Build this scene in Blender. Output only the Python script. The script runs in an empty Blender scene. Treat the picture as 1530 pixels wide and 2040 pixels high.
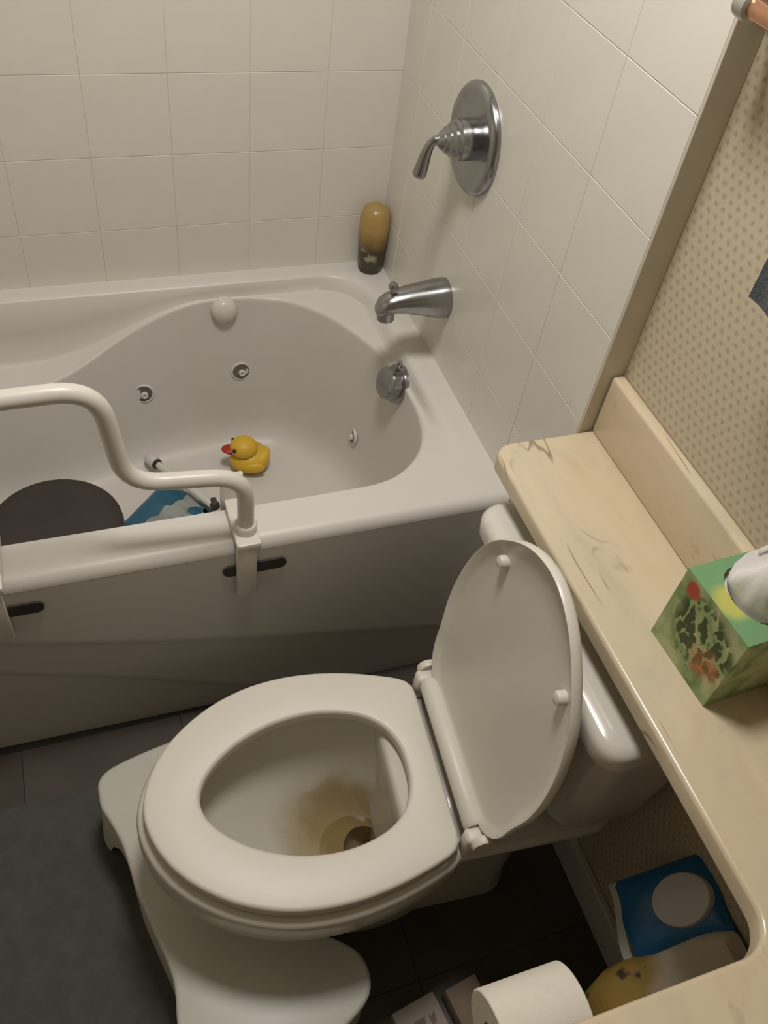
import bpy, bmesh, math, random
from mathutils import Vector, Matrix, noise
random.seed(7)
PI = math.pi
scene = bpy.context.scene
C = scene.collection

# ------------------------------------------------------------------ camera
cam_d = bpy.data.cameras.new('camera')
cam = bpy.data.objects.new('camera', cam_d)
C.objects.link(cam)
scene.camera = cam
fw = Vector((0.29634583, 0.60588541, -0.7382967))
rt = Vector((0.94126567, -0.31628125, 0.11825864))
up = Vector((0.16185822, 0.7299788, 0.66402777))
cam.matrix_world = Matrix(((rt.x, up.x, -fw.x, -0.68562), (rt.y, up.y, -fw.y, -0.89663),
                           (rt.z, up.z, -fw.z, 1.65035), (0, 0, 0, 1)))
cam_d.sensor_fit = 'VERTICAL'
cam_d.sensor_height = 36.0
cam_d.lens = 36.0 * 1744.5 / 2040.0
cam_d.clip_start = 0.01

# ------------------------------------------------------------------ world, lights, exposure
world = bpy.data.worlds.new('world')
scene.world = world
world.use_nodes = True
world.node_tree.nodes['Background'].inputs[0].default_value = (0.0, 0.0, 0.0, 1)
world.node_tree.nodes['Background'].inputs[1].default_value = 0.0
scene.view_settings.view_transform = 'Standard'
scene.view_settings.look = 'None'
scene.view_settings.gamma = 1.0
scene.view_settings.use_curve_mapping = False
scene.view_settings.exposure = 0.0
LAMP = Vector((-0.43, -0.06, 2.20))
LAMP_POWER = 15.6
LAMP_COL = (1.0, 0.955, 0.905)

# ------------------------------------------------------------------ materials
def mat(name, col, rough=0.5, metal=0.0, spec=0.5, coat=0.0, var=0.0, vscale=20.0, bump=0.0, bscale=60.0, sheen=0.0):
    m = bpy.data.materials.new(name)
    m.use_nodes = True
    nt = m.node_tree
    b = nt.nodes['Principled BSDF']
    b.inputs['Base Color'].default_value = (*col, 1)
    b.inputs['Roughness'].default_value = rough
    b.inputs['Metallic'].default_value = metal
    b.inputs['Specular IOR Level'].default_value = spec
    b.inputs['Coat Weight'].default_value = coat
    b.inputs['Coat Roughness'].default_value = 0.15
    b.inputs['Sheen Weight'].default_value = sheen
    tc = nt.nodes.new('ShaderNodeTexCoord')
    if var > 0:
        n = nt.nodes.new('ShaderNodeTexNoise')
        n.inputs['Scale'].default_value = vscale
        n.inputs['Detail'].default_value = 4
        nt.links.new(tc.outputs['Object'], n.inputs['Vector'])
        r = nt.nodes.new('ShaderNodeValToRGB')
        r.color_ramp.elements[0].position = 0.3
        r.color_ramp.elements[1].position = 0.7
        r.color_ramp.elements[0].color = (*[c * (1 - var) for c in col], 1)
        r.color_ramp.elements[1].color = (*[min(1, c * (1 + var)) for c in col], 1)
        nt.links.new(n.outputs['Fac'], r.inputs['Fac'])
        nt.links.new(r.outputs['Color'], b.inputs['Base Color'])
    if bump > 0:
        n2 = nt.nodes.new('ShaderNodeTexNoise')
        n2.inputs['Scale'].default_value = bscale
        n2.inputs['Detail'].default_value = 3
        nt.links.new(tc.outputs['Object'], n2.inputs['Vector'])
        bp = nt.nodes.new('ShaderNodeBump')
        bp.inputs['Strength'].default_value = bump
        bp.inputs['Distance'].default_value = 0.002
        nt.links.new(n2.outputs['Fac'], bp.inputs['Height'])
        nt.links.new(bp.outputs['Normal'], b.inputs['Normal'])
    return m

M = {}
M['tile'] = mat('glazed_tile', (0.72, 0.695, 0.625), 0.28, spec=0.4, var=0.02, vscale=9, bump=0.05, bscale=25)
M['grout'] = mat('tile_grout', (0.70, 0.67, 0.60), 0.8, var=0.05)
M['edge_paint'] = mat('beige_edge_paint', (0.58, 0.53, 0.43), 0.6, var=0.05, vscale=14)
M['paint'] = mat('cream_wall_paint', (0.58, 0.53, 0.43), 0.7, var=0.03, vscale=6)
M['ceiling'] = mat('ceiling_paint', (0.66, 0.63, 0.56), 0.8, var=0.02)
M['acrylic'] = mat('white_acrylic', (0.65, 0.625, 0.585), 0.4, spec=0.5, var=0.015, vscale=5)
M['china'] = mat('vitreous_china', (0.66, 0.635, 0.57), 0.2, spec=0.5, var=0.015, vscale=7)
M['seat'] = mat('seat_plastic', (0.68, 0.65, 0.575), 0.42, var=0.015, vscale=8)
M['lid'] = mat('lid_plastic', (0.68, 0.65, 0.575), 0.33, var=0.02, vscale=8)
M['chrome'] = mat('brushed_chrome', (0.37, 0.37, 0.38), 0.24, metal=1.0, var=0.08, vscale=18)
M['dark_metal'] = mat('dark_metal', (0.10, 0.095, 0.085), 0.35, metal=0.7, var=0.1)
M['copper'] = mat('copper_bar', (0.72, 0.40, 0.26), 0.28, metal=1.0, var=0.1)
M['white_tube'] = mat('white_powder_coat', (0.69, 0.655, 0.60), 0.35, var=0.02)
M['rubber'] = mat('dark_rubber', (0.035, 0.028, 0.02), 0.6, var=0.15)
M['jet_gap_shade'] = mat('shaded_jet_socket', (0.13, 0.12, 0.10), 0.45, var=0.1)  # shade of the gap around the nozzle, put into the socket colour
M['brown_seat'] = mat('brown_vinyl', (0.035, 0.027, 0.023), 0.5, var=0.12, vscale=10, bump=0.1)
M['stool_leg'] = mat('stool_leg_metal', (0.5, 0.48, 0.44), 0.35, metal=0.6, var=0.05)
M['white_plastic'] = mat('white_plastic', (0.66, 0.645, 0.60), 0.35, var=0.02)
M['step_plastic'] = mat('step_stool_plastic', (0.60, 0.59, 0.53), 0.4, var=0.02, vscale=9)
M['floor_tile'] = mat('dark_floor_tile', (0.072, 0.058, 0.045), 0.5, var=0.22, vscale=5, bump=0.15, bscale=20)
M['floor_grout'] = mat('floor_grout', (0.035, 0.03, 0.024), 0.85, var=0.1)
M['rug'] = mat('grey_rug', (0.085, 0.086, 0.075), 0.95, var=0.12, vscale=40, bump=0.6, bscale=260, sheen=0.2)
M['duck'] = mat('yellow_rubber', (0.72, 0.45, 0.035), 0.45, var=0.04)
M['beak'] = mat('red_rubber', (0.42, 0.022, 0.015), 0.45, var=0.05)
M['eye'] = mat('duck_eye', (0.012, 0.012, 0.012), 0.3, var=0.02)
M['tissue'] = mat('white_tissue', (0.70, 0.68, 0.66), 0.9, var=0.03, vscale=50, bump=0.2, bscale=120)
M['roll'] = mat('toilet_paper', (0.80, 0.755, 0.66), 0.95, var=0.02, vscale=60, bump=0.25, bscale=220)
M['core'] = mat('cardboard_core', (0.30, 0.24, 0.17), 0.9, var=0.08)
M['wet_wipe'] = mat('wet_wipe', (0.60, 0.63, 0.60), 0.75, var=0.06, vscale=30, bump=0.3)
M['baseboard'] = mat('grey_baseboard', (0.62, 0.59, 0.56), 0.5, var=0.06)
M['cabinet'] = mat('cabinet_wood', (0.30, 0.24, 0.16), 0.5, var=0.15, vscale=8)
M['towel'] = mat('slate_towel', (0.15, 0.175, 0.20), 0.95, var=0.15, vscale=60, bump=0.7, bscale=300, sheen=0.3)
M['carton'] = mat('brown_carton', (0.22, 0.17, 0.12), 0.8, var=0.1)
M['lamp_glass'] = mat('lamp_glass', (0.9, 0.88, 0.84), 0.4)

def nodes_of(m):
    return m.node_tree.nodes, m.node_tree.links, m.node_tree.nodes['Principled BSDF']

def obj_coord(m, scale=None, loc=None):
    N, L, b = nodes_of(m)
    tc = N.new('ShaderNodeTexCoord')
    mp = N.new('ShaderNodeMapping')
    if scale: mp.inputs['Scale'].default_value = scale
    if loc: mp.inputs['Location'].default_value = loc
    L.new(tc.outputs['Object'], mp.inputs['Vector'])
    return mp.outputs['Vector']

def ramp(m, fac, stops, interp='LINEAR'):
    N, L, b = nodes_of(m)
    r = N.new('ShaderNodeValToRGB')
    r.color_ramp.interpolation = interp
    els = r.color_ramp.elements
    while len(els) < len(stops): els.new(0.5)
    for e, (p, c) in zip(els, stops):
        e.position = p
        e.color = (*c, 1) if len(c) == 3 else c
    L.new(fac, r.inputs['Fac'])
    return r.outputs['Color']

def mixc(m, fac, a, b_):
    N, L, b = nodes_of(m)
    x = N.new('ShaderNodeMix'); x.data_type = 'RGBA'
    if isinstance(fac, float): x.inputs[0].default_value = fac
    else: L.new(fac, x.inputs[0])
    for i, v in ((6, a), (7, b_)):
        if isinstance(v, tuple): x.inputs[i].default_value = (*v, 1)
        else: L.new(v, x.inputs[i])
    return x.outputs[2]

def blob(m, vec, centre, r0, r1, wob=0.0, scale=30.0):
    """1 inside r0, 0 outside r1, around an object-space point."""
    N, L, b = nodes_of(m)
    v = vec
    if wob > 0:
        n = N.new('ShaderNodeTexNoise'); n.inputs['Scale'].default_value = scale; n.inputs['Detail'].default_value = 3
        L.new(vec, n.inputs['Vector'])
        s = N.new('ShaderNodeVectorMath'); s.operation = 'SUBTRACT'
        L.new(n.outputs['Color'], s.inputs[0]); s.inputs[1].default_value = (0.5, 0.5, 0.5)
        k = N.new('ShaderNodeVectorMath'); k.operation = 'SCALE'; L.new(s.outputs[0], k.inputs[0]); k.inputs['Scale'].default_value = wob
        a = N.new('ShaderNodeVectorMath'); a.operation = 'ADD'; L.new(vec, a.inputs[0]); L.new(k.outputs[0], a.inputs[1])
        v = a.outputs[0]
    d = N.new('ShaderNodeVectorMath'); d.operation = 'DISTANCE'
    L.new(v, d.inputs[0]); d.inputs[1].default_value = centre
    mr = N.new('ShaderNodeMapRange'); mr.interpolation_type = 'SMOOTHSTEP'
    L.new(d.outputs['Value'], mr.inputs['Value'])
    mr.inputs['From Min'].default_value = r0; mr.inputs['From Max'].default_value = r1
    mr.inputs['To Min'].default_value = 1.0; mr.inputs['To Max'].default_value = 0.0
    return mr.outputs['Result']

# wallpaper: cream with small offset olive motifs
def make_wallpaper():
    m = mat('dotted_wallpaper', (0.55, 0.47, 0.33), 0.75)
    N, L, b = nodes_of(m)
    v = obj_coord(m, (1, 1 / 0.0145, 1 / 0.0125))
    sx = N.new('ShaderNodeSeparateXYZ'); L.new(v, sx.inputs[0])
    def mth(op, a, b2=None):
        n = N.new('ShaderNodeMath'); n.operation = op
        for i, q in enumerate((a, b2)):
            if q is None: continue
            if isinstance(q, (int, float)): n.inputs[i].default_value = q
            else: L.new(q, n.inputs[i])
        return n.outputs[0]
    row = mth('FLOOR', sx.outputs['Z'])
    off = mth('MULTIPLY', mth('MODULO', row, 2.0), 0.5)
    fy = mth('SUBTRACT', mth('FRACT', mth('ADD', sx.outputs['Y'], off)), 0.5)
    fz = mth('SUBTRACT', mth('FRACT', sx.outputs['Z']), 0.5)
    d = mth('SQRT', mth('ADD', mth('POWER', mth('ABSOLUTE', fy), 2.0), mth('POWER', mth('ABSOLUTE', fz), 2.0)))
    nz = N.new('ShaderNodeTexNoise'); nz.inputs['Scale'].default_value = 3.0; L.new(v, nz.inputs['Vector'])
    d2 = mth('ADD', d, mth('MULTIPLY', mth('SUBTRACT', nz.outputs['Fac'], 0.5), 0.25))
    base = ramp(m, nz.outputs['Fac'], [(0.3, (0.56, 0.485, 0.345)), (0.7, (0.60, 0.525, 0.39))])
    dots = ramp(m, d2, [(0.10, (0.75, 0.75, 0.75)), (0.36, (0, 0, 0))])
    col = mixc(m, dots, base, (0.37, 0.32, 0.225))
    L.new(col, b.inputs['Base Color'])
    return m
M['wallpaper'] = make_wallpaper()

# cultured marble: cream with tan clouds and thin dark veins along the length
def make_marble():
    m = mat('cultured_marble', (0.60, 0.48, 0.31), 0.22)
    N, L, b = nodes_of(m)
    v = obj_coord(m, (7, 2.6, 7))
    n = N.new('ShaderNodeTexNoise'); n.inputs['Scale'].default_value = 1.6; n.inputs['Detail'].default_value = 5; n.inputs['Distortion'].default_value = 1.2
    L.new(v, n.inputs['Vector'])
    base = ramp(m, n.outputs['Fac'], [(0.30, (0.60, 0.48, 0.33)), (0.5, (0.64, 0.54, 0.385)), (0.62, (0.60, 0.52, 0.375)), (0.75, (0.52, 0.46, 0.33))])
    v2 = obj_coord(m, (13, 3.2, 13), (3.1, 0.4, 0))
    w = N.new('ShaderNodeTexNoise'); w.inputs['Scale'].default_value = 1.0; w.inputs['Detail'].default_value = 2.5; w.inputs['Distortion'].default_value = 0.7
    L.new(v2, w.inputs['Vector'])
    vein = ramp(m, w.outputs['Fac'], [(0.482, (0, 0, 0)), (0.497, (1, 1, 1)), (0.512, (0, 0, 0))])
    msk = N.new('ShaderNodeTexNoise'); msk.inputs['Scale'].default_value = 9.0
    L.new(obj_coord(m, (1, 1, 1), (0.7, 0.2, 0)), msk.inputs['Vector'])
    mk = ramp(m, msk.outputs['Fac'], [(0.58, (0, 0, 0)), (0.70, (0.85, 0.85, 0.85))])
    mm = N.new('ShaderNodeMath'); mm.operation = 'MULTIPLY'
    L.new(vein, mm.inputs[0]); L.new(mk, mm.inputs[1])
    col = mixc(m, mm.outputs[0], base, (0.17, 0.125, 0.08))
    # sparse smudges
    v3 = obj_coord(m, (22, 14, 22))
    s = N.new('ShaderNodeTexNoise'); s.inputs['Scale'].default_value = 1.3; s.inputs['Detail'].default_value = 3
    L.new(v3, s.inputs['Vector'])
    sm = ramp(m, s.outputs['Fac'], [(0.66, (0, 0, 0)), (0.82, (0.6, 0.6, 0.6))])
    col = mixc(m, sm, col, (0.20, 0.17, 0.11))
    L.new(col, b.inputs['Base Color'])
    return m
M['marble'] = make_marble()

# stained inside of the toilet bowl
def make_bowl():
    m = mat('stained_china', (0.6, 0.57, 0.48), 0.2)
    N, L, b = nodes_of(m)
    v = obj_coord(m)
    f1 = blob(m, v, (-0.140, 0.005, 0.175), 0.060, 0.130, 0.05, 22)
    f2 = blob(m, v, (-0.125, 0.022, 0.188), 0.042, 0.085, 0.05, 30)
    c = mixc(m, f1, (0.60, 0.575, 0.50), (0.44, 0.375, 0.25))
    c = mixc(m, f2, c, (0.33, 0.25, 0.13))
    L.new(c, b.inputs['Base Color'])
    return m
M['bowl_inside'] = make_bowl()
M['trap'] = mat('trap_hole', (0.36, 0.28, 0.16), 0.4, var=0.2)

def make_water():
    m = bpy.data.materials.new('still_water'); m.use_nodes = True
    N, L = m.node_tree.nodes, m.node_tree.links
    for n in list(N): N.remove(n)
    o = N.new('ShaderNodeOutputMaterial'); t = N.new('ShaderNodeBsdfTransparent'); g = N.new('ShaderNodeBsdfGlossy')
    t.inputs[0].default_value = (0.93, 0.90, 0.82, 1); g.inputs['Roughness'].default_value = 0.03
    f = N.new('ShaderNodeFresnel'); f.inputs[0].default_value = 1.33
    x = N.new('ShaderNodeMixShader'); L.new(f.outputs[0], x.inputs[0]); L.new(t.outputs[0], x.inputs[1]); L.new(g.outputs[0], x.inputs[2])
    L.new(x.outputs[0], o.inputs[0])
    return m
M['water'] = make_water()

# printed tissue carton: green foliage print, orange-red flowers
def make_box_print():
    m = mat('floral_print', (0.3, 0.4, 0.2), 0.5)
    N, L, b = nodes_of(m)
    v = obj_coord(m)
    n = N.new('ShaderNodeTexNoise'); n.inputs['Scale'].default_value = 26; n.inputs['Detail'].default_value = 4; n.inputs['Distortion'].default_value = 0.8
    L.new(v, n.inputs['Vector'])
    base = ramp(m, n.outputs['Fac'], [(0.32, (0.16, 0.24, 0.08)), (0.46, (0.30, 0.40, 0.17)), (0.60, (0.46, 0.50, 0.27))])
    vo = N.new('ShaderNodeTexVoronoi'); vo.inputs['Scale'].default_value = 74; vo.inputs['Randomness'].default_value = 1.0
    mp = N.new('ShaderNodeMapping'); mp.inputs['Scale'].default_value = (1, 1.25, 0.62); mp.inputs['Rotation'].default_value = (0.6, 0.2, 0)
    dn = N.new('ShaderNodeTexNoise'); dn.inputs['Scale'].default_value = 60; L.new(v, dn.inputs['Vector'])
    dk_ = N.new('ShaderNodeVectorMath'); dk_.operation = 'MULTIPLY_ADD'; L.new(dn.outputs['Color'], dk_.inputs[0]); dk_.inputs[1].default_value = (0.022, 0.022, 0.022); L.new(v, dk_.inputs[2])
    L.new(dk_.outputs[0], mp.inputs['Vector']); L.new(mp.outputs[0], vo.inputs['Vector'])
    leaf = ramp(m, vo.outputs['Distance'], [(0.50, (1, 1, 1)), (0.60, (0, 0, 0))])
    zone = blob(m, v, (-0.0475, -0.006, 0.070), 0.036, 0.060, 0.03, 30)
    mm = N.new('ShaderNodeMath'); mm.operation = 'MULTIPLY'; L.new(leaf, mm.inputs[0]); L.new(zone, mm.inputs[1])
    c = mixc(m, mm.outputs[0], base, (0.045, 0.075, 0.018))
    gx = N.new('ShaderNodeSeparateXYZ'); L.new(v, gx.inputs[0])
    st = N.new('ShaderNodeTexNoise'); st.inputs['Scale'].default_value = 55
    mp2 = N.new('ShaderNodeMapping'); mp2.inputs['Scale'].default_value = (1, 0.5, 1.6); L.new(v, mp2.inputs['Vector']); L.new(mp2.outputs[0], st.inputs['Vector'])
    pet = ramp(m, st.outputs['Fac'], [(0.42, (0.25, 0.25, 0.25)), (0.56, (1, 1, 1))])
    fl = blob(m, v, (-0.0475, -0.026, 0.045), 0.014, 0.030, 0.022, 55)
    mf = N.new('ShaderNodeMath'); mf.operation = 'MULTIPLY'; L.new(pet, mf.inputs[0]); L.new(fl, mf.inputs[1])
    c = mixc(m, mf.outputs[0], c, (0.58, 0.17, 0.06))
    fl2 = blob(m, v, (-0.0475, 0.034, 0.108), 0.008, 0.014, 0.008, 80)
    c = mixc(m, fl2, c, (0.45, 0.075, 0.03))
    # top print: blue-green border, yellow-green middle
    tz = N.new('ShaderNodeMath'); tz.operation = 'GREATER_THAN'; L.new(gx.outputs['Z'], tz.inputs[0]); tz.inputs[1].default_value = 0.1248
    yel = blob(m, v, (-0.026, 0.0, 0.125), 0.014, 0.030, 0.012, 30)
    top = mixc(m, yel, (0.17, 0.34, 0.16), (0.50, 0.50, 0.12))
    c = mixc(m, tz.outputs[0], c, top)
    L.new(c, b.inputs['Base Color'])
    return m
M['floral'] = make_box_print()

def make_wipes(name, base, white, axis_band=None):
    m = mat(name, base, 0.32)
    N, L, b = nodes_of(m)
    v = obj_coord(m)
    n = N.new('ShaderNodeTexNoise'); n.inputs['Scale'].default_value = 14; n.inputs['Detail'].default_value = 2
    L.new(v, n.inputs['Vector'])
    c = ramp(m, n.outputs['Fac'], [(0.35, tuple(x * 0.9 for x in base)), (0.65, base)])
    L.new(c, b.inputs['Base Color'])
    n2 = N.new('ShaderNodeTexNoise'); n2.inputs['Scale'].default_value = 38
    L.new(v, n2.inputs['Vector'])
    bp = N.new('ShaderNodeBump'); bp.inputs['Strength'].default_value = 0.5; bp.inputs['Distance'].default_value = 0.004
    L.new(n2.outputs['Fac'], bp.inputs['Height']); L.new(bp.outputs[0], b.inputs['Normal'])
    return m
M['film_blue'] = make_wipes('blue_film', (0.015, 0.15, 0.36), None)
M['film_teal'] = make_wipes('teal_film', (0.02, 0.115, 0.185), None)
M['film_white'] = mat('white_film_edge', (0.52, 0.52, 0.46), 0.4, var=0.05)
M['wipe_lid'] = mat('wipe_lid_plastic', (0.70, 0.68, 0.66), 0.35, var=0.02)

def make_bag():
    m = mat('yellow_white_film', (0.5, 0.4, 0.2), 0.4)
    N, L, b = nodes_of(m)
    v = obj_coord(m)
    f = blob(m, v, (-0.115, 0.03, 0.28), 0.07, 0.115, 0.03, 18)
    n = N.new('ShaderNodeTexNoise'); n.inputs['Scale'].default_value = 55; L.new(v, n.inputs['Vector'])
    w = ramp(m, n.outputs['Fac'], [(0.3, (0.60, 0.53, 0.41)), (0.7, (0.66, 0.58, 0.46))])
    c = mixc(m, f, w, (0.36, 0.235, 0.06))
    n3 = N.new('ShaderNodeTexNoise'); n3.inputs['Scale'].default_value = 30; L.new(v, n3.inputs['Vector'])
    k = ramp(m, n3.outputs['Fac'], [(0.70, (0, 0, 0)), (0.76, (1, 1, 1))])
    c = mixc(m, k, c, (0.06, 0.04, 0.02))
    L.new(c, b.inputs['Base Color'])
    bp = N.new('ShaderNodeBump'); bp.inputs['Strength'].default_value = 0.6; bp.inputs['Distance'].default_value = 0.006
    L.new(n3.outputs['Fac'], bp.inputs['Height']); L.new(bp.outputs[0], b.inputs['Normal'])
    return m
M['bag'] = make_bag()

# amber bottle
def make_amber():
    m = mat('amber_plastic', (0.35, 0.2, 0.05), 0.3)
    N, L, b = nodes_of(m)
    v = obj_coord(m)
    s = N.new('ShaderNodeSeparateXYZ'); L.new(v, s.inputs[0])
    n = N.new('ShaderNodeTexNoise'); n.inputs['Scale'].default_value = 45; n.inputs['Detail'].default_value = 3
    L.new(v, n.inputs['Vector'])
    a = N.new('ShaderNodeMath'); a.operation = 'MULTIPLY_ADD'; L.new(n.outputs['Fac'], a.inputs[0]); a.inputs[1].default_value = 0.03; L.new(s.outputs['Z'], a.inputs[2])
    c = ramp(m, a.outputs[0], [(0.070, (0.055, 0.04, 0.016)), (0.095, (0.22, 0.135, 0.04)), (0.125, (0.46, 0.29, 0.10)), (0.17, (0.36, 0.25, 0.08))])
    lab = ramp(m, n.outputs['Fac'], [(0.50, (0, 0, 0)), (0.62, (0.8, 0.8, 0.8))])
    z = blob(m, v, (-0.018, -0.022, 0.045), 0.012, 0.03)
    mm = N.new('ShaderNodeMath'); mm.operation = 'MULTIPLY'; L.new(lab, mm.inputs[0]); L.new(z, mm.inputs[1])
    c = mixc(m, mm.outputs[0], c, (0.42, 0.37, 0.24))
    L.new(c, b.inputs['Base Color'])
    return m
M['amber'] = make_amber()
M['bottle_base'] = mat('dark_olive_plastic', (0.045, 0.038, 0.016), 0.4, var=0.15)

# paper packet with a brown unreadable print block
def make_packet():
    m = mat('printed_packet', (0.36, 0.31, 0.26), 0.7)
    N, L, b = nodes_of(m)
    v = obj_coord(m)
    w = N.new('ShaderNodeTexNoise'); w.inputs['Scale'].default_value = 150; w.inputs['Detail'].default_value = 1
    mp = N.new('ShaderNodeMapping'); mp.inputs['Scale'].default_value = (1.4, 0.55, 1); L.new(v, mp.inputs['Vector']); L.new(mp.outputs[0], w.inputs['Vector'])
    ink = ramp(m, w.outputs['Fac'], [(0.47, (0, 0, 0)), (0.53, (0.75, 0.75, 0.75))])
    s = N.new('ShaderNodeSeparateXYZ'); L.new(v, s.inputs[0])
    def band(out, lo, hi):
        a = N.new('ShaderNodeMath'); a.operation = 'GREATER_THAN'; L.new(out, a.inputs[0]); a.inputs[1].default_value = lo
        c = N.new('ShaderNodeMath'); c.operation = 'LESS_THAN'; L.new(out, c.inputs[0]); c.inputs[1].default_value = hi
        k = N.new('ShaderNodeMath'); k.operation = 'MULTIPLY'; L.new(a.outputs[0], k.inputs[0]); L.new(c.outputs[0], k.inputs[1]); return k.outputs[0]
    k = N.new('ShaderNodeMath'); k.operation = 'MULTIPLY'; L.new(band(s.outputs['X'], -0.030, 0.026), k.inputs[0]); L.new(band(s.outputs['Y'], -0.03, 0.022), k.inputs[1])
    k2 = N.new('ShaderNodeMath'); k2.operation = 'MULTIPLY'; L.new(k.outputs[0], k2.inputs[0]); L.new(ink, k2.inputs[1])
    c = mixc(m, k2.outputs[0], (0.36, 0.31, 0.26), (0.13, 0.085, 0.05))
    L.new(c, b.inputs['Base Color'])
    return m
M['packet'] = make_packet()

# ------------------------------------------------------------------ geometry helpers
def obj(name, bm, m, parent=None, smooth=True, loc=None, rot=None, angle=40):
    me = bpy.data.meshes.new(name)
    bmesh.ops.recalc_face_normals(bm, faces=bm.faces)
    bm.to_mesh(me); bm.free()
    if smooth:
        me.polygons.foreach_set('use_smooth', [True] * len(me.polygons))
        me.set_sharp_from_angle(angle=math.radians(angle))
    if isinstance(m, str): m = M[m]
    me.materials.append(m)
    o = bpy.data.objects.new(name, me)
    C.objects.link(o)
    if loc is not None: o.location = loc
    if rot is not None: o.rotation_euler = rot
    if parent: o.parent = parent
    return o

def tag(o, label, cat, group=None):
    o['label'] = label; o['category'] = cat
    if group: o['group'] = group
    return o

def thing(name, label, cat, loc=(0, 0, 0), rot=(0, 0, 0), group=None):
    o = bpy.data.objects.new(name, None)
    C.objects.link(o)
    o.empty_display_size = 0.05
    o.location = loc; o.rotation_euler = rot
    return tag(o, label, cat, group)

def struct(name, bm, m, smooth=False, label=None):
    o = obj(name, bm, m, None, smooth)
    o['kind'] = 'structure'
    if label: o['label'] = label
    return o

def box(bm, a, b):
    vs = [bm.verts.new((x, y, z)) for x in (a[0], b[0]) for y in (a[1], b[1]) for z in (a[2], b[2])]
    for f in ((0, 1, 3, 2), (4, 6, 7, 5), (0, 4, 5, 1), (2, 3, 7, 6), (0, 2, 6, 4), (1, 5, 7, 3)):
        bm.faces.new([vs[i] for i in f])
    return vs

def bx(a, b, bev=0.0, seg=2):
    bm = bmesh.new(); box(bm, a, b)
    if bev > 0:
        bmesh.ops.bevel(bm, geom=bm.edges[:], offset=bev, segments=seg, profile=0.5, affect='EDGES')
    return bm

def rings(bm, rs, cap0=False, cap1=False, closed=True):
    """bridge successive rings of points (all the same length)."""
    V = [[bm.verts.new(p) for p in r] for r in rs]
    n = len(V[0])
    for a, b in zip(V[:-1], V[1:]):
        for i in range(n if closed else n - 1):
            j = (i + 1) % n
            bm.faces.new((a[i], a[j], b[j], b[i]))
    def cap(r):
        c = bm.verts.new(sum((v.co for v in r), Vector()) / n)
        for i in range(n): bm.faces.new((r[i], r[(i + 1) % n], c))
    if cap0: cap(V[0])
    if cap1: cap(V[-1])
    return V

def lathe(bm, prof, n=32, org=(0, 0, 0), axis='Z', cap0=True, cap1=True):
    o = Vector(org); R = []
    for r, h in prof:
        ring = []
        for i in range(n):
            a = 2 * PI * i / n
            c, s = r * math.cos(a), r * math.sin(a)
            p = {'Z': (c, s, h), 'X': (h, c, s), 'Y': (c, h, s)}[axis]
            ring.append(o + Vector(p))
        R.append(ring)
    rings(bm, R, cap0, cap1)

def catmull(P, sub=8, closed=False):
    P = [Vector(p) for p in P]; out = []; n = len(P)
    rng = range(n if closed else n - 1)
    for i in rng:
        if closed:
            p0, p1, p2, p3 = P[i - 1], P[i], P[(i + 1) % n], P[(i + 2) % n]
        else:
            p1, p2 = P[i], P[i + 1]
            p0 = P[i - 1] if i > 0 else p1 * 2 - p2
            p3 = P[i + 2] if i + 2 < n else p2 * 2 - p1
        for k in range(sub):
            t = k / sub
            out.append(0.5 * ((2 * p1) + (p2 - p0) * t + (2 * p0 - 5 * p1 + 4 * p2 - p3) * t * t + (3 * p1 - p0 - 3 * p2 + p3) * t ** 3))
    if not closed: out.append(P[-1].copy())
    return out

def tube(bm, path, rad, n=16, caps=True):
    path = [Vector(p) for p in path]
    if not isinstance(rad, (list, tuple)): rad = [rad] * len(path)
    T = []
    for i in range(len(path)):
        a = path[max(i - 1, 0)]; b = path[min(i + 1, len(path) - 1)]
        T.append((b - a).normalized())
    ref = Vector((0, 0, 1)) if abs(T[0].z) < 0.9 else Vector((1, 0, 0))
    nrm = (ref - T[0] * ref.dot(T[0])).normalized(); R = []
    for p, t, r in zip(path, T, rad):
        nrm = (nrm - t * nrm.dot(t)).normalized(); bi = t.cross(nrm)
        R.append([p + (nrm * math.cos(2 * PI * k / n) + bi * math.sin(2 * PI * k / n)) * r for k in range(n)])
    rings(bm, R, caps, caps)

def fillet(P, r, seg=7):
    """polyline with rounded corners"""
    P = [Vector(p) for p in P]; out = [P[0]]
    for i in range(1, len(P) - 1):
        a = (P[i - 1] - P[i]); b = (P[i + 1] - P[i]); rr = min(r, a.length * 0.48, b.length * 0.48)
        A = P[i] + a.normalized() * rr; B = P[i] + b.normalized() * rr
        for k in range(seg + 1):
            t = k / seg
            out.append((1 - t) ** 2 * A + 2 * t * (1 - t) * P[i] + t * t * B)
    out.append(P[-1]); return out

def ellipsoid(bm, c, r, u=20, v=12, M3=None):
    res = bmesh.ops.create_uvsphere(bm, u_segments=u, v_segments=v, radius=1.0)
    for q in res['verts']:
        p = Vector((q.co.x * r[0], q.co.y * r[1], q.co.z * r[2]))
        if M3: p = M3 @ p
        q.co = p + Vector(c)

def rrect(hx, hy, r, n=6):
    P = []
    for cx, cy, a0 in ((hx - r, hy - r, 0), (-hx + r, hy - r, PI / 2), (-hx + r, -hy + r, PI), (hx - r, -hy + r, 1.5 * PI)):
        for k in range(n + 1):
            a = a0 + PI / 2 * k / n
            P.append(Vector((cx + r * math.cos(a), cy + r * math.sin(a), 0)))
    return P

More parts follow.
